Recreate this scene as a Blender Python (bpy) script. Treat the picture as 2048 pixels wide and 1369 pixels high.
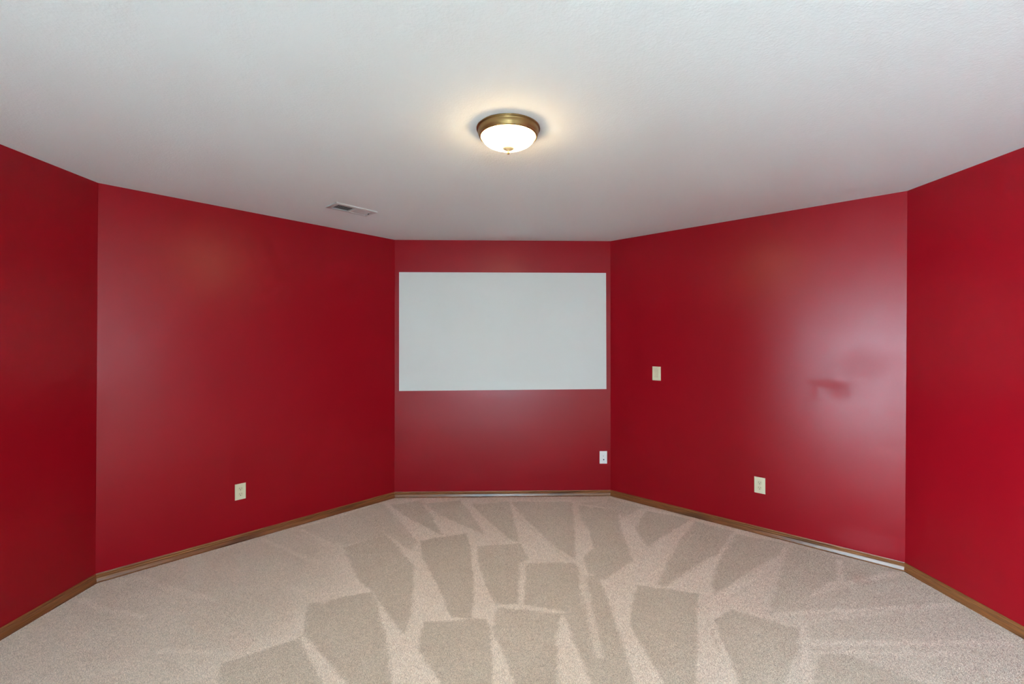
import bpy, bmesh, math
import numpy as np
from mathutils import Matrix, Vector

for o in list(bpy.data.objects):
    bpy.data.objects.remove(o, do_unlink=True)
scene = bpy.context.scene
COL = scene.collection

# ------------------------------------------------------------------ camera
cam = bpy.data.cameras.new('camera')
cam.sensor_width = 36.0
cam.lens = 925.0 / 2048.0 * 36.0
cam.clip_start = 0.02
cam_o = bpy.data.objects.new('camera', cam)
cam_o.location = (0.0, 0.0, 1.4607)
cam_o.rotation_euler = (math.pi / 2 + 0.0025, 0.0, 0.0001)
COL.objects.link(cam_o)
scene.camera = cam_o

# ------------------------------------------------------------------ daylight: overcast sky outside the glass doors
SKY_COLOR = (0.58, 0.825, 1.0)
SKY_STRENGTH = 20.0
LAMP_COLOR = (1.0, 0.73, 0.37)
LAMP_STRENGTH = 20.5
EXPOSURE = 1.98
world = bpy.data.worlds.new('world')
scene.world = world
world.use_nodes = True
bg = world.node_tree.nodes['Background']
bg.inputs[0].default_value = (*SKY_COLOR, 1)
bg.inputs[1].default_value = SKY_STRENGTH
scene.view_settings.view_transform = 'Standard'
scene.view_settings.look = 'None'
scene.view_settings.gamma = 1.0
scene.view_settings.use_curve_mapping = False
scene.view_settings.exposure = EXPOSURE

# ------------------------------------------------------------------ helpers
def mesh_obj(name, verts, faces, material, parent=None, matrix=None, smooth=False):
    me = bpy.data.meshes.new(name)
    me.from_pydata([tuple(v) for v in verts], [], [tuple(f) for f in faces])
    bm = bmesh.new(); bm.from_mesh(me)
    bmesh.ops.recalc_face_normals(bm, faces=bm.faces)
    bm.to_mesh(me); bm.free()
    return link(name, me, material, parent, matrix, smooth)

def link(name, me, material, parent=None, matrix=None, smooth=False):
    o = bpy.data.objects.new(name, me)
    if material is not None and not me.materials:
        me.materials.append(material)
    if smooth:
        me.polygons.foreach_set('use_smooth', [True] * len(me.polygons))
    COL.objects.link(o)
    if parent is not None:
        o.parent = parent
    if matrix is not None:
        o.matrix_local = matrix
    return o

def bm_obj(name, bm, material, parent=None, matrix=None, smooth=False):
    me = bpy.data.meshes.new(name)
    bmesh.ops.recalc_face_normals(bm, faces=bm.faces)
    bm.to_mesh(me); bm.free()
    return link(name, me, material, parent, matrix, smooth)

def empty(name, matrix, parent=None):
    o = bpy.data.objects.new(name, None)
    o.empty_display_size = 0.05
    COL.objects.link(o)
    if parent is not None:
        o.parent = parent
    o.matrix_local = matrix
    return o

def tag(o, label, category, group=None):
    o['label'] = label
    o['category'] = category
    if group:
        o['group'] = group
    return o

def structure(o, label=None):
    o['kind'] = 'structure'
    if label:
        o['label'] = label
    return o

def add_box(bm, x0, x1, y0, y1, z0, z1, bevel=0.0, segs=2):
    r = bmesh.ops.create_cube(bm, size=1.0)
    vs = r['verts']
    for v in vs:
        v.co = Vector((x0 + (v.co.x + .5) * (x1 - x0), y0 + (v.co.y + .5) * (y1 - y0), z0 + (v.co.z + .5) * (z1 - z0)))
    if bevel > 0:
        es = list({e for v in vs for e in v.link_edges})
        bmesh.ops.bevel(bm, geom=es, offset=bevel, segments=segs, profile=.6, affect='EDGES', clamp_overlap=True)

def box(name, dims, material, parent=None, matrix=None, bevel=0.0, segs=2):
    bm = bmesh.new()
    add_box(bm, *dims, bevel=bevel, segs=segs)
    return bm_obj(name, bm, material, parent, matrix)

def lathe(name, profile, material, parent=None, matrix=None, segs=64):
    """profile: (radius, z) pairs, turned about Z"""
    verts, faces, rings = [], [], []
    for r, z in profile:
        if r < 1e-6:
            rings.append([len(verts)]); verts.append((0, 0, z))
        else:
            rings.append(list(range(len(verts), len(verts) + segs)))
            verts += [(r * math.cos(2 * math.pi * k / segs), r * math.sin(2 * math.pi * k / segs), z) for k in range(segs)]
    for a, b in zip(rings, rings[1:]):
        for k in range(segs):
            k2 = (k + 1) % segs
            if len(a) == 1 and len(b) == 1:
                continue
            if len(a) == 1:
                faces.append((a[0], b[k], b[k2]))
            elif len(b) == 1:
                faces.append((a[k], b[0], a[k2]))
            else:
                faces.append((a[k], b[k], b[k2], a[k2]))
    return mesh_obj(name, verts, faces, material, parent, matrix, smooth=True)

# ------------------------------------------------------------------ materials
class NT:
    """tiny node-tree writer"""
    def __init__(self, name):
        self.m = bpy.data.materials.new(name)
        self.m.use_nodes = True
        self.t = self.m.node_tree
        self.p = self.t.nodes['Principled BSDF']
        self.out = self.t.nodes['Material Output']
    def n(self, kind, **kw):
        nd = self.t.nodes.new(kind)
        for k, v in kw.items():
            setattr(nd, k, v)
        return nd
    def l(self, a, b):
        self.t.links.new(a, b)
    def val(self, sock, v):
        if hasattr(v, 'node'):
            self.l(v, sock)
        else:
            sock.default_value = v
    def math(self, op, a, b=0.0, c=None, clamp=False):
        nd = self.n('ShaderNodeMath', operation=op, use_clamp=clamp)
        self.val(nd.inputs[0], a); self.val(nd.inputs[1], b)
        if c is not None:
            self.val(nd.inputs[2], c)
        return nd.outputs[0]
    def coord(self, which='Object'):
        return self.n('ShaderNodeTexCoord').outputs[which]
    def mapping(self, vec, scale=(1, 1, 1), loc=(0, 0, 0)):
        nd = self.n('ShaderNodeMapping')
        self.l(vec, nd.inputs['Vector'])
        nd.inputs['Scale'].default_value = scale
        nd.inputs['Location'].default_value = loc
        return nd.outputs[0]
    def noise(self, vec, scale, detail=3.0, rough=.55):
        nd = self.n('ShaderNodeTexNoise')
        self.l(vec, nd.inputs['Vector'])
        nd.inputs['Scale'].default_value = scale
        nd.inputs['Detail'].default_value = detail
        nd.inputs['Roughness'].default_value = rough
        return nd.outputs['Fac']
    def ramp(self, fac, a, b, lo=0.0, hi=1.0):
        nd = self.n('ShaderNodeMapRange')
        nd.interpolation_type = 'SMOOTHSTEP'
        self.val(nd.inputs['Value'], fac)
        nd.inputs['From Min'].default_value = a; nd.inputs['From Max'].default_value = b
        nd.inputs['To Min'].default_value = lo; nd.inputs['To Max'].default_value = hi
        return nd.outputs['Result']
    def mix(self, fac, c1, c2, blend='MIX'):
        nd = self.n('ShaderNodeMix', data_type='RGBA', blend_type=blend)
        self.val(nd.inputs['Factor'], fac)
        for s, c in ((nd.inputs[6], c1), (nd.inputs[7], c2)):
            if isinstance(c, tuple):
                s.default_value = (*c[:3], 1)
            else:
                self.l(c, s)
        return nd.outputs[2]
    def bump(self, height, strength=1.0, dist=.001, normal=None):
        nd = self.n('ShaderNodeBump')
        self.l(height, nd.inputs['Height'])
        nd.inputs['Strength'].default_value = strength
        nd.inputs['Distance'].default_value = dist
        if normal is not None:
            self.l(normal, nd.inputs['Normal'])
        return nd.outputs[0]
    def blot(self, vec, cx, cz, rx, rz, ragged=.5, soft=.5, nscale=9.0):
        """ragged elliptical spot in the plane of a wall (x along it, z up): 1 inside"""
        v = self.mapping(vec, (1 / rx, 0, 1 / rz), (-cx / rx, 0, -cz / rz))
        ln = self.n('ShaderNodeVectorMath', operation='LENGTH')
        self.l(v, ln.inputs[0])
        d = self.math('MULTIPLY_ADD', self.math('SUBTRACT', self.noise(vec, nscale, 4), .5), ragged * 2, ln.outputs['Value'])
        return self.ramp(d, 1 - soft, 1 + soft, 1.0, 0.0)
    def set(self, **kw):
        for k, v in kw.items():
            s = self.p.inputs[k.replace('_', ' ')]
            if isinstance(v, tuple):
                s.default_value = (*v[:3], 1)
            else:
                self.val(s, v)
        return self

WALL_RED = (0.275, 0.0024, 0.0082)
def paint_red(name, blots=()):
    """satin red wall paint; blots = (x, z, rx, rz, roughness change): rubbed and touched-up spots"""
    t = NT(name)
    co = t.coord()
    rough = t.ramp(t.noise(co, 3.0, 4), .3, .7, .285, .315)
    for b in blots:
        m = t.blot(co, *b[:4], *(b[5:] if len(b) > 5 else ()))
        rough = t.math('MULTIPLY_ADD', m, b[4], rough)
    roller = t.noise(co, 260.0, 3)
    wave = t.noise(co, 4.0, 2)
    nrm = t.bump(roller, .35, .0006)
    nrm = t.bump(wave, .5, .004, nrm)
    col = t.mix(t.ramp(t.noise(co, 1.3, 3), .3, .7), tuple(c * .97 for c in WALL_RED), tuple(c * 1.03 for c in WALL_RED))
    t.set(Base_Color=col, Roughness=rough, Normal=nrm)
    t.p.inputs['Specular IOR Level'].default_value = .28
    return t.m

def simple(name, color, rough=.5, metallic=0.0, spec=.5, vary=0.0, scale=40.0, bump=0.0):
    t = NT(name)
    co = t.coord()
    nz = t.noise(co, scale, 3)
    if vary:
        col = t.mix(nz, tuple(c * (1 - vary) for c in color), tuple(min(1, c * (1 + vary)) for c in color))
        t.set(Base_Color=col)
    else:
        t.set(Base_Color=color)
    t.set(Roughness=rough, Metallic=metallic)
    t.p.inputs['Specular IOR Level'].default_value = spec
    if bump:
        t.set(Normal=t.bump(nz, 1.0, bump))
    return t.m

def ceiling_paint():
    t = NT('ceiling_texture_white')
    co = t.coord()
    a = t.noise(co, 105.0, 3, .5)
    b = t.noise(co, 40.0, 2, .5)
    h = t.math('MULTIPLY_ADD', t.ramp(a, .42, .62), .7, t.math('MULTIPLY', t.ramp(b, .35, .65), .5))
    t.set(Base_Color=(.71, .712, .71), Roughness=.85, Normal=t.bump(h, .22, .0016))
    t.p.inputs['Specular IOR Level'].default_value = .25
    return t.m

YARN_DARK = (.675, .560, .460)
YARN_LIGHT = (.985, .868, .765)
def carpet():
    t = NT('beige_cut_pile_carpet')
    co = t.coord()
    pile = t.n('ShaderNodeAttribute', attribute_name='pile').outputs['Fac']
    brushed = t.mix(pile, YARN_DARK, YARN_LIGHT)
    tuft = t.noise(co, 210.0, 3, .7)
    clump = t.noise(co, 55.0, 3, .6)
    sp = t.math('ADD', t.math('MULTIPLY', tuft, .75), t.math('MULTIPLY', clump, .25))
    k = t.ramp(sp, .34, .66, .56, 1.40)
    kc = t.n('ShaderNodeCombineColor')
    for i in range(3):
        t.l(k, kc.inputs[i])
    col = t.mix(1.0, brushed, kc.outputs[0], 'MULTIPLY')
    t.set(Base_Color=col, Roughness=1.0, Normal=t.bump(sp, 1.0, .004))
    t.p.inputs['Specular IOR Level'].default_value = .1
    t.p.inputs['Sheen Weight'].default_value = .12
    t.p.inputs['Sheen Roughness'].default_value = .6
    return t.m

def yarn():
    t = NT('beige_yarn_tufts')
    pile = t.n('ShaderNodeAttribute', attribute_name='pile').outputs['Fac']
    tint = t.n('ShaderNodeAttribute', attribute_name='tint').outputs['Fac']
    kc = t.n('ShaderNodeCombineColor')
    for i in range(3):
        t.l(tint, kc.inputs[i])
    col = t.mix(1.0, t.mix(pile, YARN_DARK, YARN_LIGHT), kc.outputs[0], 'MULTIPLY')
    t.set(Base_Color=col, Roughness=1.0)
    t.p.inputs['Specular IOR Level'].default_value = .1
    return t.m

def wood():
    t = NT('stained_oak_trim')
    co = t.coord()
    g = t.noise(t.mapping(co, (1.6, 60, 60)), 3.0, 5, .65)
    g2 = t.noise(t.mapping(co, (.9, 7, 7)), 2.2, 3, .6)
    c1 = t.mix(t.ramp(g, .3, .7), (.130, .043, .013), (.285, .103, .031))
    col = t.mix(t.ramp(g2, .52, .75, 0.0, .75), c1, (.065, .023, .009))
    t.set(Base_Color=col, Roughness=.30, Normal=t.bump(g, .3, .0006))
    t.p.inputs['Specular IOR Level'].default_value = .5
    return t.m

def thin_glass():
    t = NT('clear_window_glass')
    tr = t.n('ShaderNodeBsdfTransparent'); tr.inputs[0].default_value = (.97, .985, .98, 1)
    gl = t.n('ShaderNodeBsdfGlossy'); gl.inputs['Roughness'].default_value = .02
    fr = t.n('ShaderNodeFresnel'); fr.inputs[0].default_value = 1.45
    mx = t.n('ShaderNodeMixShader')
    t.l(fr.outputs[0], mx.inputs[0]); t.l(tr.outputs[0], mx.inputs[1]); t.l(gl.outputs[0], mx.inputs[2])
    t.l(mx.outputs[0], t.out.inputs[0])
    return t.m

def lamp_glass():
    t = NT('lit_frosted_glass')
    t.set(Base_Color=(.9, .87, .8), Roughness=.35)
    t.p.inputs['Emission Color'].default_value = (*LAMP_COLOR, 1)
    t.p.inputs['Emission Strength'].default_value = LAMP_STRENGTH
    return t.m

def bronze():
    t = NT('antique_bronze')
    co = t.coord()
    nz = t.noise(co, 18.0, 4)
    t.set(Base_Color=t.mix(nz, (.19, .115, .042), (.34, .215, .085)), Metallic=.85, Roughness=.36)
    return t.m

M = {
    'ceiling': ceiling_paint(),
    'carpet': carpet(),
    'yarn': yarn(),
    'wood': wood(),
    'glass': thin_glass(),
    'lamp': lamp_glass(),
    'bronze': bronze(),
    'finial': simple('pale_brass', (.70, .54, .32), .35, .35, vary=.08),
    'cream': simple('cream_plastic', (.66, .60, .42), .38, vary=.03),
    'cream_face': simple('cream_plastic_insert', (.62, .56, .38), .32, vary=.03),
    'white': simple('white_plastic', (.80, .80, .79), .35, vary=.02),
    'screw_cream': simple('painted_screw', (.55, .50, .36), .4),
    'screw_grey': simple('light_grey_slot', (.55, .55, .54), .5),
    'dark': simple('dark_slot', (.020, .018, .016), .6),
    'steel': simple('dull_nickel', (.35, .34, .33), .35, .9),
    'screen': simple('white_screen_paint', (.62, .62, .60), .75, spec=.3, vary=.025, scale=1.5),
    'vent': simple('white_enamel_metal', (.47, .46, .45), .45, vary=.02),
    'duct': simple('duct_shadow_grey', (.015, .014, .013), .9),
    'frame': simple('white_vinyl_frame', (.78, .78, .77), .4),
    'concrete': simple('pale_concrete', (.60, .59, .57), .9, vary=.12, scale=3.0, bump=.002),
    'pale_wall': simple('tan_wall_paint', (.50, .46, .40), .6, spec=.3, vary=.02, scale=2.0),
}

# ------------------------------------------------------------------ room shell: a long room with two cut-off corners, walls a little out of plumb
H = 2.44
T = 0.12
# name of the wall that starts at this corner and runs clockwise as seen from above; corner at the floor; lean of the corner at the ceiling
CORNERS = [
    ('left_rear',   (-2.3965, -3.7000), (0.0, 0.0)),
    ('left',        (-2.4700, -0.2000), (0.0, 0.0)),
    ('back_left',   (-2.5392, 2.8225), (0.0114, 0.0)),
    ('back',        (-1.1113, 4.3798), (0.0, 0.0)),
    ('back_right',  (0.9440, 4.4346), (0.0, 0.0)),
    ('right',       (2.5193, 2.9694), (0.0206, 0.0)),
    ('right_rear',  (2.6140, -0.2000), (0.0, 0.0)),
    ('rear',        (2.7060, -3.6500), (0.0, 0.0)),
]
NC = len(CORNERS)
P2 = [Vector(c[1]) for c in CORNERS]
TOP = [Vector(c[1]) + Vector(c[2]) for c in CORNERS]

def outward(i):
    """mitred outer corner offset"""
    a = (P2[i] - P2[i - 1]).normalized(); b = (P2[(i + 1) % NC] - P2[i]).normalized()
    n1 = Vector((-a.y, a.x)); n2 = Vector((-b.y, b.x))
    m = (n1 + n2).normalized()
    return m * (T / m.dot(n1))
OUT = [outward(i) for i in range(NC)]
IDX = {c[0]: i for i, c in enumerate(CORNERS)}

def wall_frame(i):
    """x along the wall (left to right from inside), y into the wall, z up"""
    a, b = P2[i], P2[(i + 1) % NC]
    e = (b - a).normalized()
    m = Matrix.Identity(4)
    m.col[0][:3] = (e.x, e.y, 0); m.col[1][:3] = (-e.y, e.x, 0); m.col[2][:3] = (0, 0, 1)
    m.col[3][:3] = (a.x, a.y, 0)
    return m

def wall_point(i, s, z, outer=False):
    j = (i + 1) % NC
    L = (P2[j] - P2[i]).length
    u = s / L; w = z / H
    a = P2[i].lerp(TOP[i], w); b = P2[j].lerp(TOP[j], w)
    if outer:
        a = a + OUT[i]; b = b + OUT[j]
    p = a.lerp(b, u)
    return Vector((p.x, p.y, z))

def make_wall(name, material, opening=None):
    i = IDX[name]
    j = (i + 1) % NC
    L = (P2[j] - P2[i]).length
    mi = wall_frame(i).inverted()
    verts, faces = [], []
    def block(s0, s1, z0, z1):
        k = len(verts)
        for outer in (False, True):
            for s, z in ((s0, z0), (s1, z0), (s1, z1), (s0, z1)):
                verts.append(mi @ wall_point(i, s, z, outer))
        faces.extend([(k, k + 1, k + 2, k + 3), (k + 7, k + 6, k + 5, k + 4), (k, k + 4, k + 5, k + 1),
                      (k + 1, k + 5, k + 6, k + 2), (k + 2, k + 6, k + 7, k + 3), (k + 3, k + 7, k + 4, k)])
    if opening is None:
        block(0, L, 0, H)
    else:
        a, b, z0, z1 = opening
        block(0, a, 0, H); block(b, L, 0, H); block(a, b, z1, H)
        if z0 > 0:
            block(a, b, 0, z0)
    o = mesh_obj('wall_' + name, verts, faces, material, None, wall_frame(i))
    structure(o)
    return o

PATIO = (0.60, 3.20, 0.0, 2.08)          # sliding glass door in the left wall behind the viewer
REAR_WINDOW = (2.05, 3.05, 0.45, 1.75)   # window in the rear wall
WINDOW = (0.75, 1.25, 0.95, 1.85)        # window in the right wall behind the viewer

red = paint_red('satin_red_paint')
red_right = paint_red('satin_red_paint_scuffed', [
    (1.745, 1.175, .125, .030, .10, .35, .5, 9.0),
    (1.800, 1.120, .060, .050, .09, .5, .6, 12.0),
    (1.660, 1.110, .020, .045, .10, .4, .6, 14.0),
    (1.960, 1.330, .130, .110, .05, .5, .6, 8.0),
    (1.950, 0.135, .150, .060, .14, .9, .7, 22.0),
])
red_back = paint_red('satin_red_paint_touched_up', [
    (1.010, 0.730, .050, .040, .05, .6, .5, 16.0),
    (0.920, 0.900, .080, .050, .04, .6, .5, 14.0),
])
red_left = paint_red('satin_red_paint_rubbed', [
    (0.035, 0.950, .030, .170, .08, .5, .4, 14.0),
])
make_wall('left', red)
make_wall('back_left', red_left)
make_wall('back', red_back)
make_wall('back_right', red_right)
make_wall('right', red)
make_wall('left_rear', M['pale_wall'], PATIO)
make_wall('right_rear', M['pale_wall'], WINDOW)
make_wall('rear', M['pale_wall'], REAR_WINDOW)

# ceiling slab
cv = [(*(TOP[i] + OUT[i]), H) for i in range(NC)] + [(*(TOP[i] + OUT[i]), H + .14) for i in range(NC)]
cf = [tuple(range(NC)), tuple(range(2 * NC - 1, NC - 1, -1))] + [(i, (i + 1) % NC, NC + (i + 1) % NC, NC + i) for i in range(NC)]
structure(mesh_obj('ceiling', cv, cf, M['ceiling']))

# ------------------------------------------------------------------ carpet with vacuum strokes
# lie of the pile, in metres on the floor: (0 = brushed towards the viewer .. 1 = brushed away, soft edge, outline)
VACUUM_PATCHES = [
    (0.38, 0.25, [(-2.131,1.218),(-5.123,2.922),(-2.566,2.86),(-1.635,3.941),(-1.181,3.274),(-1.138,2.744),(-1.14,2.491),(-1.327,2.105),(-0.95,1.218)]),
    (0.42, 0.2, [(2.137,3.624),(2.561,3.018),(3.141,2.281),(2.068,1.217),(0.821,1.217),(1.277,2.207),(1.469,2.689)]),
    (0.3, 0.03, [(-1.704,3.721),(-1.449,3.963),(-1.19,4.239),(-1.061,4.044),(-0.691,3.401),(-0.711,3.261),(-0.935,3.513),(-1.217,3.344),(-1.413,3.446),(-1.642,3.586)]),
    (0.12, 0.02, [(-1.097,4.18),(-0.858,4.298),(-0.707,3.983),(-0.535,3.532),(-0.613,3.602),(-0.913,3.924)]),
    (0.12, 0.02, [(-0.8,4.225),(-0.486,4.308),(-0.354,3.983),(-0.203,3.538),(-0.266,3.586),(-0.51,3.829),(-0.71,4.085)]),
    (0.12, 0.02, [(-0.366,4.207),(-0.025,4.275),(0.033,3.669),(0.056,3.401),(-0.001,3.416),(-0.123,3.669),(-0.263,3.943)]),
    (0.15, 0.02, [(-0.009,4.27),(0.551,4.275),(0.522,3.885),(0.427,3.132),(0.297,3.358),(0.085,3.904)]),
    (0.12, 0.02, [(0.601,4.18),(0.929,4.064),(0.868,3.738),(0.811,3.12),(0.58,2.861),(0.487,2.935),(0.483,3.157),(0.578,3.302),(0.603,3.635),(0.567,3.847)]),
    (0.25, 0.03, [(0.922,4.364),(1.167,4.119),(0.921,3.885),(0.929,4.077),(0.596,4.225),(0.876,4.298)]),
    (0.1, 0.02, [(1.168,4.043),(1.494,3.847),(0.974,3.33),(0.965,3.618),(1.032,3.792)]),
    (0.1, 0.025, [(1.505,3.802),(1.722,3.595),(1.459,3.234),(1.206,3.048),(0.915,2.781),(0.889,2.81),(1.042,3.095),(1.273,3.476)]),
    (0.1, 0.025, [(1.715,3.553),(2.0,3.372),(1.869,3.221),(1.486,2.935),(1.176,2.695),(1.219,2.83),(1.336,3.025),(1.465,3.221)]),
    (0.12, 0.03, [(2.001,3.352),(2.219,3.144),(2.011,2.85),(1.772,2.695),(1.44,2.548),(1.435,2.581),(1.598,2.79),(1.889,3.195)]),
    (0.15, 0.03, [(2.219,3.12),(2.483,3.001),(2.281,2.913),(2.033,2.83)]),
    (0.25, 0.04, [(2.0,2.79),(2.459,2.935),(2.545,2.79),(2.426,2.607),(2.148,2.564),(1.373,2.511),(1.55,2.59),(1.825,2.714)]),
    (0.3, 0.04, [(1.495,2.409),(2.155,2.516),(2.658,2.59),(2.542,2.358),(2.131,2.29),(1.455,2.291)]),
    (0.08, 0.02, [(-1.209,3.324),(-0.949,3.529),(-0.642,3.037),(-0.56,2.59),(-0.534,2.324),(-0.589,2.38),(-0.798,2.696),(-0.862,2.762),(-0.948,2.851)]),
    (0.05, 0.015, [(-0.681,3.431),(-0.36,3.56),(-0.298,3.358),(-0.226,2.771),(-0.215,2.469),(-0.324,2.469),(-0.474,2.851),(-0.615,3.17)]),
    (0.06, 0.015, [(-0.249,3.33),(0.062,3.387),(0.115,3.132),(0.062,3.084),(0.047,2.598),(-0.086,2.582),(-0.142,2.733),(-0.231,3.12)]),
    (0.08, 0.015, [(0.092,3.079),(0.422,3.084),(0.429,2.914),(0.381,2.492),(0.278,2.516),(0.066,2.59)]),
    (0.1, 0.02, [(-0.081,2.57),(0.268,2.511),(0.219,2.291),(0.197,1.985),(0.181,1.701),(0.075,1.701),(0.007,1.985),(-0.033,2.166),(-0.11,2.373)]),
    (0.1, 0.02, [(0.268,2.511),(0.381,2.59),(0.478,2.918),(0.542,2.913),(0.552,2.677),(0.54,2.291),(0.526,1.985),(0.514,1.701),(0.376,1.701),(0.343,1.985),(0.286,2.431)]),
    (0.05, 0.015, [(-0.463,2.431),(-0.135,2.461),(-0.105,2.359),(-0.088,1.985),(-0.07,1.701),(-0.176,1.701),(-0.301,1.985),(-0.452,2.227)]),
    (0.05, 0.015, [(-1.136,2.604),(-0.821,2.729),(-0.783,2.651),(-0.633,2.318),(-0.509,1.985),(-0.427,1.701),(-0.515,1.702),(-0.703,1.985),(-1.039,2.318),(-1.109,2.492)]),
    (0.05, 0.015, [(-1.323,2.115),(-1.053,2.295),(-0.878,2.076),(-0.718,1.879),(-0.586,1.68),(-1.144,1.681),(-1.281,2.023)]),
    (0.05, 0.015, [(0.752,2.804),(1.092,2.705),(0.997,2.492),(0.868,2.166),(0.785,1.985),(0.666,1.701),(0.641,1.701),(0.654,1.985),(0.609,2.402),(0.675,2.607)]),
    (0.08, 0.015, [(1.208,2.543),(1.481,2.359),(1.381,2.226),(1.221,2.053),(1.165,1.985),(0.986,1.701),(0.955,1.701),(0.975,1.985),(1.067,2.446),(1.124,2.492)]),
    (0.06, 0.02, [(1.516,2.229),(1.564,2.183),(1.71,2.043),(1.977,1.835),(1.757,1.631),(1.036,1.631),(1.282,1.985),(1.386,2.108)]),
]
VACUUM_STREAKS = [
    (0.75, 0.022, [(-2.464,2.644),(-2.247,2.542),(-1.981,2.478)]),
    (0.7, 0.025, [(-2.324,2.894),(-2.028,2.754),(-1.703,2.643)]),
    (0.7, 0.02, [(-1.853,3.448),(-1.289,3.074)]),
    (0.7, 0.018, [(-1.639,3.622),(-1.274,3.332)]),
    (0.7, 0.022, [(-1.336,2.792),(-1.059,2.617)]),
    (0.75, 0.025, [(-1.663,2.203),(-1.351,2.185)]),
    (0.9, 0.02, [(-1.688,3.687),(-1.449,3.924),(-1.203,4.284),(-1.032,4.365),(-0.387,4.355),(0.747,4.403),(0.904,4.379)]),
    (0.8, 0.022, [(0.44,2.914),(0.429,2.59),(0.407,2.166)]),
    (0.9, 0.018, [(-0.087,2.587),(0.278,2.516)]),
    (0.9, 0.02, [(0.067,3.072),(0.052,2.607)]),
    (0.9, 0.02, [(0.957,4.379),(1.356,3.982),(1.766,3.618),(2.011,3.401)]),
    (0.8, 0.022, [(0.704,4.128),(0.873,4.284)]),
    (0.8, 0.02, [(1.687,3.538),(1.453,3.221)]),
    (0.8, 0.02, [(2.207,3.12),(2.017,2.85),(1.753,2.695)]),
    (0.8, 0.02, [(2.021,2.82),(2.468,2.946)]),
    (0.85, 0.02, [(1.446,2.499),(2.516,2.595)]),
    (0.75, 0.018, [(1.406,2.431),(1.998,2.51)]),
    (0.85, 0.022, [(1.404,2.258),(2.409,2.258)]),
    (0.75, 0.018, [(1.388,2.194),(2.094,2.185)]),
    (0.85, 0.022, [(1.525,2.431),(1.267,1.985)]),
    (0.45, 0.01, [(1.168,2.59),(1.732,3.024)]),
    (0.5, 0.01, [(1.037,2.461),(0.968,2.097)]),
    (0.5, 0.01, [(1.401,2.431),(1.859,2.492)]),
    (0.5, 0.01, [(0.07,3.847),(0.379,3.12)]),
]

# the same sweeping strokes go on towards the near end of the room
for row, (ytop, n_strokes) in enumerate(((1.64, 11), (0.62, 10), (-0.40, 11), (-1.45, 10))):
    for c in range(n_strokes):
        x = -2.15 + 4.30 * c / (n_strokes - 1) + .06 * math.sin(2.1 * c + row)
        yt = ytop + .07 * math.sin(3.7 * c + 1.3 * row)
        sl = .10 * math.sin(1.7 * c + row)
        VACUUM_PATCHES.append((.08, .02, [(x - .17, yt), (x + .15, yt + .03), (x + .10 + sl, yt - .55), (x + .05 + sl, yt - 1.0), (x - .05 + sl, yt - .95), (x - .12 + sl * .5, yt - .5)]))
def poly_mask(px, py, poly, soft, wob):
    n = len(poly)
    inside = np.zeros(px.shape, bool)
    dist = np.full(px.shape, 1e9)
    for k in range(n):
        x1, y1 = poly[k]; x2, y2 = poly[(k + 1) % n]
        dx, dy = x2 - x1, y2 - y1
        if dy != 0:
            c = ((y1 > py) != (y2 > py)) & (px < dx * (py - y1) / dy + x1)
            inside ^= c
        t = np.clip(((px - x1) * dx + (py - y1) * dy) / (dx * dx + dy * dy + 1e-12), 0, 1)
        dist = np.minimum(dist, np.hypot(px - x1 - t * dx, py - y1 - t * dy))
    sd = np.where(inside, dist, -dist) + wob
    k = np.clip(sd / soft * .5 + .5, 0, 1)
    return k * k * (3 - 2 * k)

def streak_mask(px, py, line, w, wob):
    dist = np.full(px.shape, 1e9)
    for (x1, y1), (x2, y2) in zip(line, line[1:]):
        dx, dy = x2 - x1, y2 - y1
        t = np.clip(((px - x1) * dx + (py - y1) * dy) / (dx * dx + dy * dy + 1e-12), 0, 1)
        dist = np.minimum(dist, np.hypot(px - x1 - t * dx, py - y1 - t * dy))
    k = np.clip(1.35 - (dist + wob) / w, 0, 1)
    return k * k * (3 - 2 * k)

def smooth_noise(rng, px, py, cell):
    nx, ny = int(7 / cell) + 3, int(10 / cell) + 3
    g = rng.standard_normal((ny, nx))
    fx = (px + 3.2) / cell; fy = (py + 4.2) / cell
    ix = np.clip(fx.astype(int), 0, nx - 2); iy = np.clip(fy.astype(int), 0, ny - 2)
    tx, ty = fx - ix, fy - iy
    return (g[iy, ix] * (1 - tx) + g[iy, ix + 1] * tx) * (1 - ty) + (g[iy + 1, ix] * (1 - tx) + g[iy + 1, ix + 1] * tx) * ty

def pile_lie(rng, gx, gy):
    """0..1: which way the vacuum cleaner left the pile lying"""
    wob = smooth_noise(rng, gx, gy, .05) * .004 + smooth_noise(rng, gx, gy, .017) * .004
    v = np.full(gx.shape, .92)
    for val, soft, poly in VACUUM_PATCHES:
        soft = soft * .6 if soft < .1 else soft
        a = np.array(poly)
        m = (gx > a[:, 0].min() - soft - .03) & (gx < a[:, 0].max() + soft + .03) & (gy > a[:, 1].min() - soft - .03) & (gy < a[:, 1].max() + soft + .03)
        if m.any():
            v[m] += (val - v[m]) * poly_mask(gx[m], gy[m], poly, soft, wob[m])
    for val, w, line in VACUUM_STREAKS:
        a = np.array(line)
        m = (gx > a[:, 0].min() - .06) & (gx < a[:, 0].max() + .06) & (gy > a[:, 1].min() - .06) & (gy < a[:, 1].max() + .06)
        if m.any():
            v[m] += (val - v[m]) * streak_mask(gx[m], gy[m], line, w, wob[m]) * .8
    return np.clip(v + smooth_noise(rng, gx, gy, .12) * .035 + smooth_noise(rng, gx, gy, .03) * .03, 0, 1)

def inside_room(gx, gy, margin):
    keep = np.ones(gx.shape, bool)
    for i in range(NC):
        a, b = P2[i], P2[(i + 1) % NC]
        e = (b - a).normalized()
        keep &= (gx - a.x) * (-e.y) + (gy - a.y) * e.x < margin
    return keep

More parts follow.
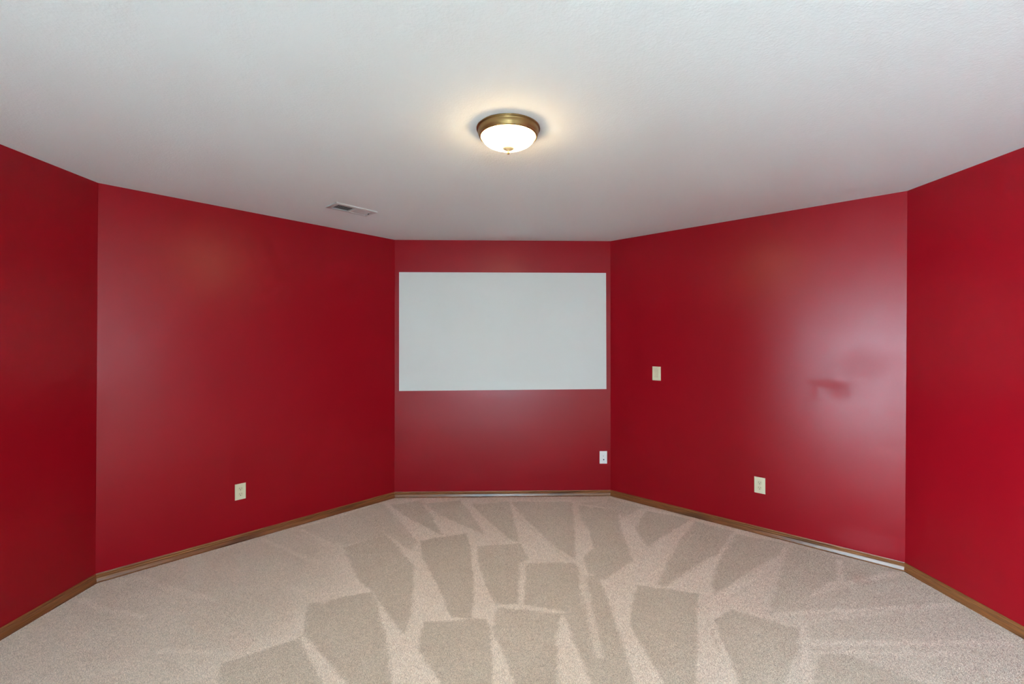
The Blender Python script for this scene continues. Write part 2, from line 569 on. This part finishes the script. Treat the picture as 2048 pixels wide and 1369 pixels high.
def raw_mesh(name, co, faces):
    n = faces.shape[1]
    me = bpy.data.meshes.new(name)
    me.vertices.add(len(co)); me.vertices.foreach_set('co', co.astype(np.float32).ravel())
    me.loops.add(faces.size); me.loops.foreach_set('vertex_index', faces.astype(np.int32).ravel())
    me.polygons.add(len(faces)); me.polygons.foreach_set('loop_start', np.arange(0, faces.size, n, dtype=np.int32))
    me.update(calc_edges=True)
    return me

def point_attribute(me, name, values):
    at = me.attributes.new(name, 'FLOAT', 'POINT')
    at.data.foreach_set('value', values.astype(np.float32))

def make_floor():
    # backing of the carpet
    rng = np.random.default_rng(5)
    xs = np.arange(-2.70, 2.80, .025)
    ys = np.concatenate([np.arange(-3.90, 4.56, .025)])
    gx, gy = np.meshgrid(xs, ys)
    v = pile_lie(rng, gx, gy)
    z = np.where(gy < .84, -.0015, -.004)
    keep = inside_room(gx, gy, .06)
    idx = np.full(gx.shape, -1)
    quad = keep[:-1, :-1] & keep[1:, :-1] & keep[:-1, 1:] & keep[1:, 1:]
    used = np.zeros(gx.shape, bool)
    used[:-1, :-1] |= quad; used[1:, :-1] |= quad; used[:-1, 1:] |= quad; used[1:, 1:] |= quad
    idx[used] = np.arange(used.sum())
    co = np.stack([gx[used], gy[used], z[used]], 1)
    q = np.stack([idx[:-1, :-1][quad], idx[:-1, 1:][quad], idx[1:, 1:][quad], idx[1:, :-1][quad]], 1)
    me = raw_mesh('floor', co, q)
    point_attribute(me, 'pile', v[used])
    structure(link('floor', me, M['carpet'], smooth=True), 'beige carpet with vacuum strokes')
    # cut pile: one small twisted tuft beside the other
    st = .0056
    gx, gy = np.meshgrid(np.arange(-2.56, 2.58, st), np.arange(.86, 4.44, st))
    gx = (gx + rng.uniform(-.5, .5, gx.shape) * st).ravel(); gy = (gy + rng.uniform(-.5, .5, gy.shape) * st).ravel()
    k = inside_room(gx, gy, -.0125)
    gx, gy = gx[k], gy[k]
    n = len(gx)
    v = pile_lie(rng, gx, gy)
    ang = rng.uniform(0, 2 * np.pi, n)
    r = rng.uniform(.0034, .0048, n)
    h = rng.uniform(.0034, .0056, n) + .0010 * v
    lean = (v - .45) * .0030
    co = np.empty((n, 4, 3))
    for c in range(3):
        a = ang + c * 2 * np.pi / 3
        co[:, c, 0] = gx + r * np.cos(a); co[:, c, 1] = gy + r * np.sin(a); co[:, c, 2] = -.0045
    co[:, 3, 0] = gx + rng.normal(0, .0014, n); co[:, 3, 1] = gy + lean + rng.normal(0, .0014, n); co[:, 3, 2] = -.0045 + h
    base = np.arange(n)[:, None] * 4
    f = np.concatenate([base + np.array([0, 1, 3]), base + np.array([1, 2, 3]), base + np.array([2, 0, 3])], 0)
    me = raw_mesh('carpet_pile', co.reshape(-1, 3), f)
    point_attribute(me, 'pile', np.repeat(v, 4))
    point_attribute(me, 'tint', np.repeat(rng.uniform(.80, 1.08, n), 4))
    o = link('carpet_pile', me, M['yarn'])
    o['kind'] = 'stuff'
    o['label'] = 'beige cut pile of the carpet with vacuum strokes'
    o['category'] = 'carpet'
make_floor()

# ground outside the doors
structure(mesh_obj('ground', [(-14, -14, -.14), (14, -14, -.14), (14, 14, -.14), (-14, 14, -.14)], [(0, 1, 2, 3)], M['concrete']), 'pale concrete patio outside')

# ------------------------------------------------------------------ baseboards: moulded oak profile (depth from wall, height)
PROFILE = [(0, 0), (.0130, 0), (.0130, .0040), (.0106, .0055), (.0118, .0080), (.0096, .0160), (.0080, .0225), (.0068, .0290), (.0080, .0325),
           (.0080, .0365), (.0052, .0405), (.0064, .0445), (.0064, .0490), (.0040, .0530), (.0030, .0560), (0, .0560)]
def make_baseboard(name, s0=None, s1=None):
    i = IDX[name]
    j = (i + 1) % NC
    L = (P2[j] - P2[i]).length
    fr = wall_frame(i)
    # mitre: inner corners move in along the bisector
    def shift(k, d):
        return fr.to_3x3().inverted() @ Vector((*(-OUT[k] * (d / T)), 0))
    verts, faces = [], []
    n = len(PROFILE)
    for end in (0, 1):
        for d, z in PROFILE:
            if end == 0:
                base = Vector((0, 0, 0)) + shift(i, d) if s0 is None else Vector((s0, -d, 0))
            else:
                base = Vector((L, 0, 0)) + shift(j, d) if s1 is None else Vector((s1, -d, 0))
            verts.append((base.x, base.y, z - .002))
    for k in range(n):
        k2 = (k + 1) % n
        faces.append((k, k2, n + k2, n + k))
    faces += [tuple(range(n)), tuple(range(2 * n - 1, n - 1, -1))]
    o = mesh_obj('baseboard_' + name, verts, faces, M['wood'], None, fr)
    structure(o)
    return o
for nm in ('left', 'back_left', 'back', 'back_right', 'right', 'right_rear', 'rear'):
    make_baseboard(nm)

# ------------------------------------------------------------------ glazed openings behind the viewer
def glazing(name, wall, op, panes, label):
    i = IDX[wall]
    a, b, z0, z1 = op
    root = empty(name, wall_frame(i))
    structure(root, label)
    w = .055
    y0, y1 = .02, .10
    bm = bmesh.new()
    add_box(bm, a, a + w, y0, y1, z0, z1); add_box(bm, b - w, b, y0, y1, z0, z1)
    add_box(bm, a + w, b - w, y0, y1, z1 - w, z1); add_box(bm, a + w, b - w, y0, y1, z0, z0 + w)
    bm_obj('frame', bm, M['frame'], root)
    step = (b - a - 2 * w) / panes
    for k in range(panes):
        x0 = a + w + k * step
        if k:
            box('mullion', (x0 - .03, x0 + .03, y0 + .01, y1 - .01, z0 + w, z1 - w), M['frame'], root, bevel=.004)
        box('pane', (x0 + (.03 if k else 0), x0 + step - (.03 if k < panes - 1 else 0), .057, .061, z0 + w, z1 - w), M['glass'], root)
    return root
d1 = glazing('door_1', 'left_rear', PATIO, 2, 'white framed sliding glass patio door')
box('handle', (1.96, 1.985, -.02, .03, .92, 1.12), M['frame'], d1, bevel=.006)
glazing('window_2', 'rear', REAR_WINDOW, 2, 'white framed window in the tan rear wall')
glazing('window_1', 'right_rear', WINDOW, 2, 'small white framed window')

# sky portals in the glazed openings (sampling guides only, no light of their own)
for wall_name, op in (('left_rear', PATIO), ('right_rear', WINDOW), ('rear', REAR_WINDOW)):
    a, b, z0, z1 = op
    pl = bpy.data.lights.new('sky_portal', 'AREA')
    pl.shape = 'RECTANGLE'; pl.size = b - a; pl.size_y = z1 - z0
    pl.cycles.is_portal = True
    po = bpy.data.objects.new('sky_portal', pl)
    m = wall_frame(IDX[wall_name]) @ Matrix.Translation(((a + b) / 2, .115, (z0 + z1) / 2)) @ Matrix.Rotation(-math.pi / 2, 4, 'X')
    po.matrix_world = m
    COL.objects.link(po)

# ------------------------------------------------------------------ white projection area on the back wall
def wall_matrix(wall, s, z, off=0.0):
    i = IDX[wall]
    m = wall_frame(i)
    p = wall_point(i, s, z)
    n = m.col[1].xyz
    m = m.copy()
    m.translation = p - n * off
    return m

sc = [(0.0411, 2.1341), (2.0130, 2.1343), (2.0162, 1.0208), (0.0417, 1.0073)]
cx, cz = 1.0285, 1.575
bm = bmesh.new()
front = [bm.verts.new((x - cx, -.003, z - cz)) for x, z in sc]
back = [bm.verts.new((x - cx, 0, z - cz)) for x, z in sc]
bm.faces.new(front); bm.faces.new(back[::-1])
for k in range(4):
    bm.faces.new((front[k], back[k], back[(k + 1) % 4], front[(k + 1) % 4]))
bmesh.ops.bevel(bm, geom=[e for e in bm.edges if all(v in front for v in e.verts)], offset=.0012, segments=2, affect='EDGES')
tag(bm_obj('projection_screen', bm, M['screen'], None, wall_matrix('back', cx, cz)),
    'wide flat white rectangular projection screen on the red back wall', 'screen')

# ------------------------------------------------------------------ ceiling lamp
lamp = empty('ceiling_light', Matrix.Translation((-.017, 2.108, H)))
tag(lamp, 'lit round flush-mount ceiling lamp with bronze rim and frosted glass bowl', 'ceiling lamp')
lathe('rim', [(0, 0), (.1435, 0), (.1450, -.0015), (.1450, -.0050), (.1435, -.0065), (.1395, -.0072), (.1385, -.0085),
              (.1383, -.016), (.1370, -.025), (.1348, -.0310), (.1330, -.0335), (.1330, -.0365), (.1310, -.0385), (.1290, -.0405),
              (.1262, -.0410), (.1240, -.0395), (.1235, -.0300), (0, -.0295)], M['bronze'], lamp)
bowl = []
for k in range(15):
    a = math.pi / 2 * k / 14
    bowl.append((.1205 * math.cos(a), -.0385 - .0490 * math.sin(a)))
bowl[-1] = (0, -.0875)
lathe('glass_shade', [(.1200, -.0320)] + bowl, M['lamp'], lamp)
fin = lathe('finial', [(0, -.0860), (.0240, -.0872), (.0265, -.0890), (.0258, -.0920), (.0210, -.0955), (.0120, -.0990), (.0065, -.1020),
                       (.0048, -.1050), (.0045, -.1075), (0, -.1080)], M['finial'], lamp, segs=32)
lathe('finial_knob', [(0, -.1065), (.0045, -.1075), (.0062, -.1100), (.0064, -.1125), (.0050, -.1155), (.0022, -.1172), (0, -.1175)], M['bronze'], fin, segs=24)

# ------------------------------------------------------------------ ceiling air register
ang = math.atan2(.2398, .2131)
vent = empty('air_vent', Matrix.Translation((-1.1663, 3.3686, H)) @ Matrix.Rotation(ang, 4, 'Z'))
tag(vent, 'white metal louvred air register set in the textured ceiling', 'air vent')
hx, hy, bw = .160, .080, .026
bm = bmesh.new()
def ring_loop(x, y, z):
    return [bm.verts.new(c) for c in ((-x, -y, z), (x, -y, z), (x, y, z), (-x, y, z))]
loops = [ring_loop(hx, hy, 0), ring_loop(hx, hy, -.008), ring_loop(hx - .002, hy - .002, -.010),
         ring_loop(hx - bw, hy - bw, -.0115), ring_loop(hx - bw, hy - bw, 0)]
for a, b in zip(loops, loops[1:]):
    for k in range(4):
        bm.faces.new((a[k], a[(k + 1) % 4], b[(k + 1) % 4], b[k]))
bm_obj('vent_frame', bm, M['vent'], vent)
box('duct_shade_plate', (-hx + bw, hx - bw, -hy + bw, hy - bw, -.0012, -.0002), M['duct'], vent)  # near-black plate paints the duct's shade; the ceiling has no hole
box('divider', (-.004, .004, -hy + bw, hy - bw, -.0118, -.0012), M['vent'], vent)
lv = bmesh.new(); add_box(lv, -.0062, .0062, -hy + bw, hy - bw, -.0005, .0005)
lm = bpy.data.meshes.new('louver'); lv.to_mesh(lm); lv.free()
nl = 12
for bank in (-1, 1):
    for k in range(nl):
        x = bank * (.0085 + (hx - bw - .012) * (k + .5) / nl)
        tilt = math.radians(-30 if bank < 0 else 14)
        link('louver', lm, M['vent'], vent, Matrix.Translation((x, 0, -.0066)) @ Matrix.Rotation(tilt, 4, 'Y') @ Matrix.Diagonal((1.0 if bank < 0 else .62, 1, 1, 1)))
box('damper_lever', (hx - bw - .006, hx - bw - .003, -.016, .004, -.0150, -.0100), M['duct'], vent, bevel=.001)

# ------------------------------------------------------------------ wall plates
def plate_mesh(bm, w, h, t=.0055):
    add_box(bm, -w / 2, w / 2, -t, 0, -h / 2, h / 2)
    es = [e for e in bm.edges if all(v.co.y < -t + 1e-6 for v in e.verts)]
    bmesh.ops.bevel(bm, geom=es, offset=.0032, segments=3, profile=.5, affect='EDGES')

def disc(name, r, y0, y1, x, z, material, parent, flat=None, segs=24):
    """round boss whose axis is the wall normal; flat cuts its top and bottom"""
    vs, fs = [], []
    for y in (y0, y1):
        for k in range(segs):
            a = 2 * math.pi * k / segs
            zz = r * math.sin(a)
            if flat:
                zz = max(-flat, min(flat, zz))
            vs.append((x + r * math.cos(a), y, z + zz))
    fs = [tuple(range(segs)), tuple(range(2 * segs - 1, segs - 1, -1))]
    fs += [(k, (k + 1) % segs, segs + (k + 1) % segs, segs + k) for k in range(segs)]
    return mesh_obj(name, vs, fs, material, parent)

def screw(x, z, y, material, parent, painted_slot='dark'):
    s = disc('screw', .0030, y, y - .0010, x, z, material, parent, segs=16)
    box('screw_slot', (x - .0024, x + .0024, y - .00115, y - .0008, z - .0004, z + .0004), M[painted_slot], s)

def outlet(wall, s, z, w, h, label):
    root = empty('electrical_outlet', wall_matrix(wall, s, z))
    tag(root, label, 'outlet')
    bm = bmesh.new(); plate_mesh(bm, w, h)
    bm_obj('cover_plate', bm, M['cream'], root)
    for c in (.0200, -.0200):
        r = disc('receptacle', .0168, -.0050, -.0072, 0, c, M['cream_face'], root, flat=.0138, segs=40)
        box('painted_slot', (-.0075, -.0053, -.0075, -.0070, c + .0005, c + .0085), M['dark'], r)  # raised near-black boxes, the shade of recessed slots painted on
        box('painted_slot', (.0053, .0075, -.0075, -.0070, c + .0012, c + .0078), M['dark'], r)
        disc('ground_hole_shade', .0027, -.0070, -.0075, 0, c - .0070, M['dark'], r, segs=16)  # near-black disc paints the shade inside the ground hole
    screw(0, 0, -.0055, M['screw_cream'], root, 'cream_face')

outlet('back_left', .7948, .3680, .0722, .1170, 'cream duplex outlet low on the red wall under the ceiling vent')
outlet('back_right', 1.3020, .3710, .0775, .1230, 'cream duplex outlet low on the red wall with the light switch')

sw = empty('light_switch', wall_matrix('back_right', .4655, 1.1903))
tag(sw, 'cream rocker light switch on the red wall beside the white screen', 'light switch')
bm = bmesh.new(); plate_mesh(bm, .0785, .1235)
bm_obj('cover_plate', bm, M['cream'], sw)
bm = bmesh.new(); add_box(bm, -.0172, .0172, -.0062, -.0050, -.0345, .0345)
bm_obj('rocker_gap', bm, M['screw_cream'], sw)
box('rocker', (-.0160, .0160, -.0085, -.0030, -.0325, .0325), M['cream_face'], sw, Matrix.Rotation(math.radians(2.2), 4, 'X'), bevel=.0015)
for zz in (.0485, -.0485):
    screw(0, zz, -.0055, M['cream_face'], sw, 'screw_cream')

cp = empty('cable_jack', wall_matrix('back', 1.9859, .3665))
tag(cp, 'white cable jack plate low on the red wall below the white screen', 'wall jack')
bm = bmesh.new(); plate_mesh(bm, .0723, .1195)
bm_obj('cover_plate', bm, M['white'], cp)
disc('telephone_port', .0034, -.0050, -.0066, .0, .0135, M['steel'], cp, segs=20)
cx_ = disc('coaxial_connector', .0062, -.0050, -.0068, .0024, -.0207, M['steel'], cp, segs=6)
disc('threaded_barrel', .0046, -.0068, -.0140, .0024, -.0207, M['dark'], cx_, segs=20)
for zz in (.0485, -.0485):
    screw(0, zz, -.0055, M['white'], cp, 'screw_grey')
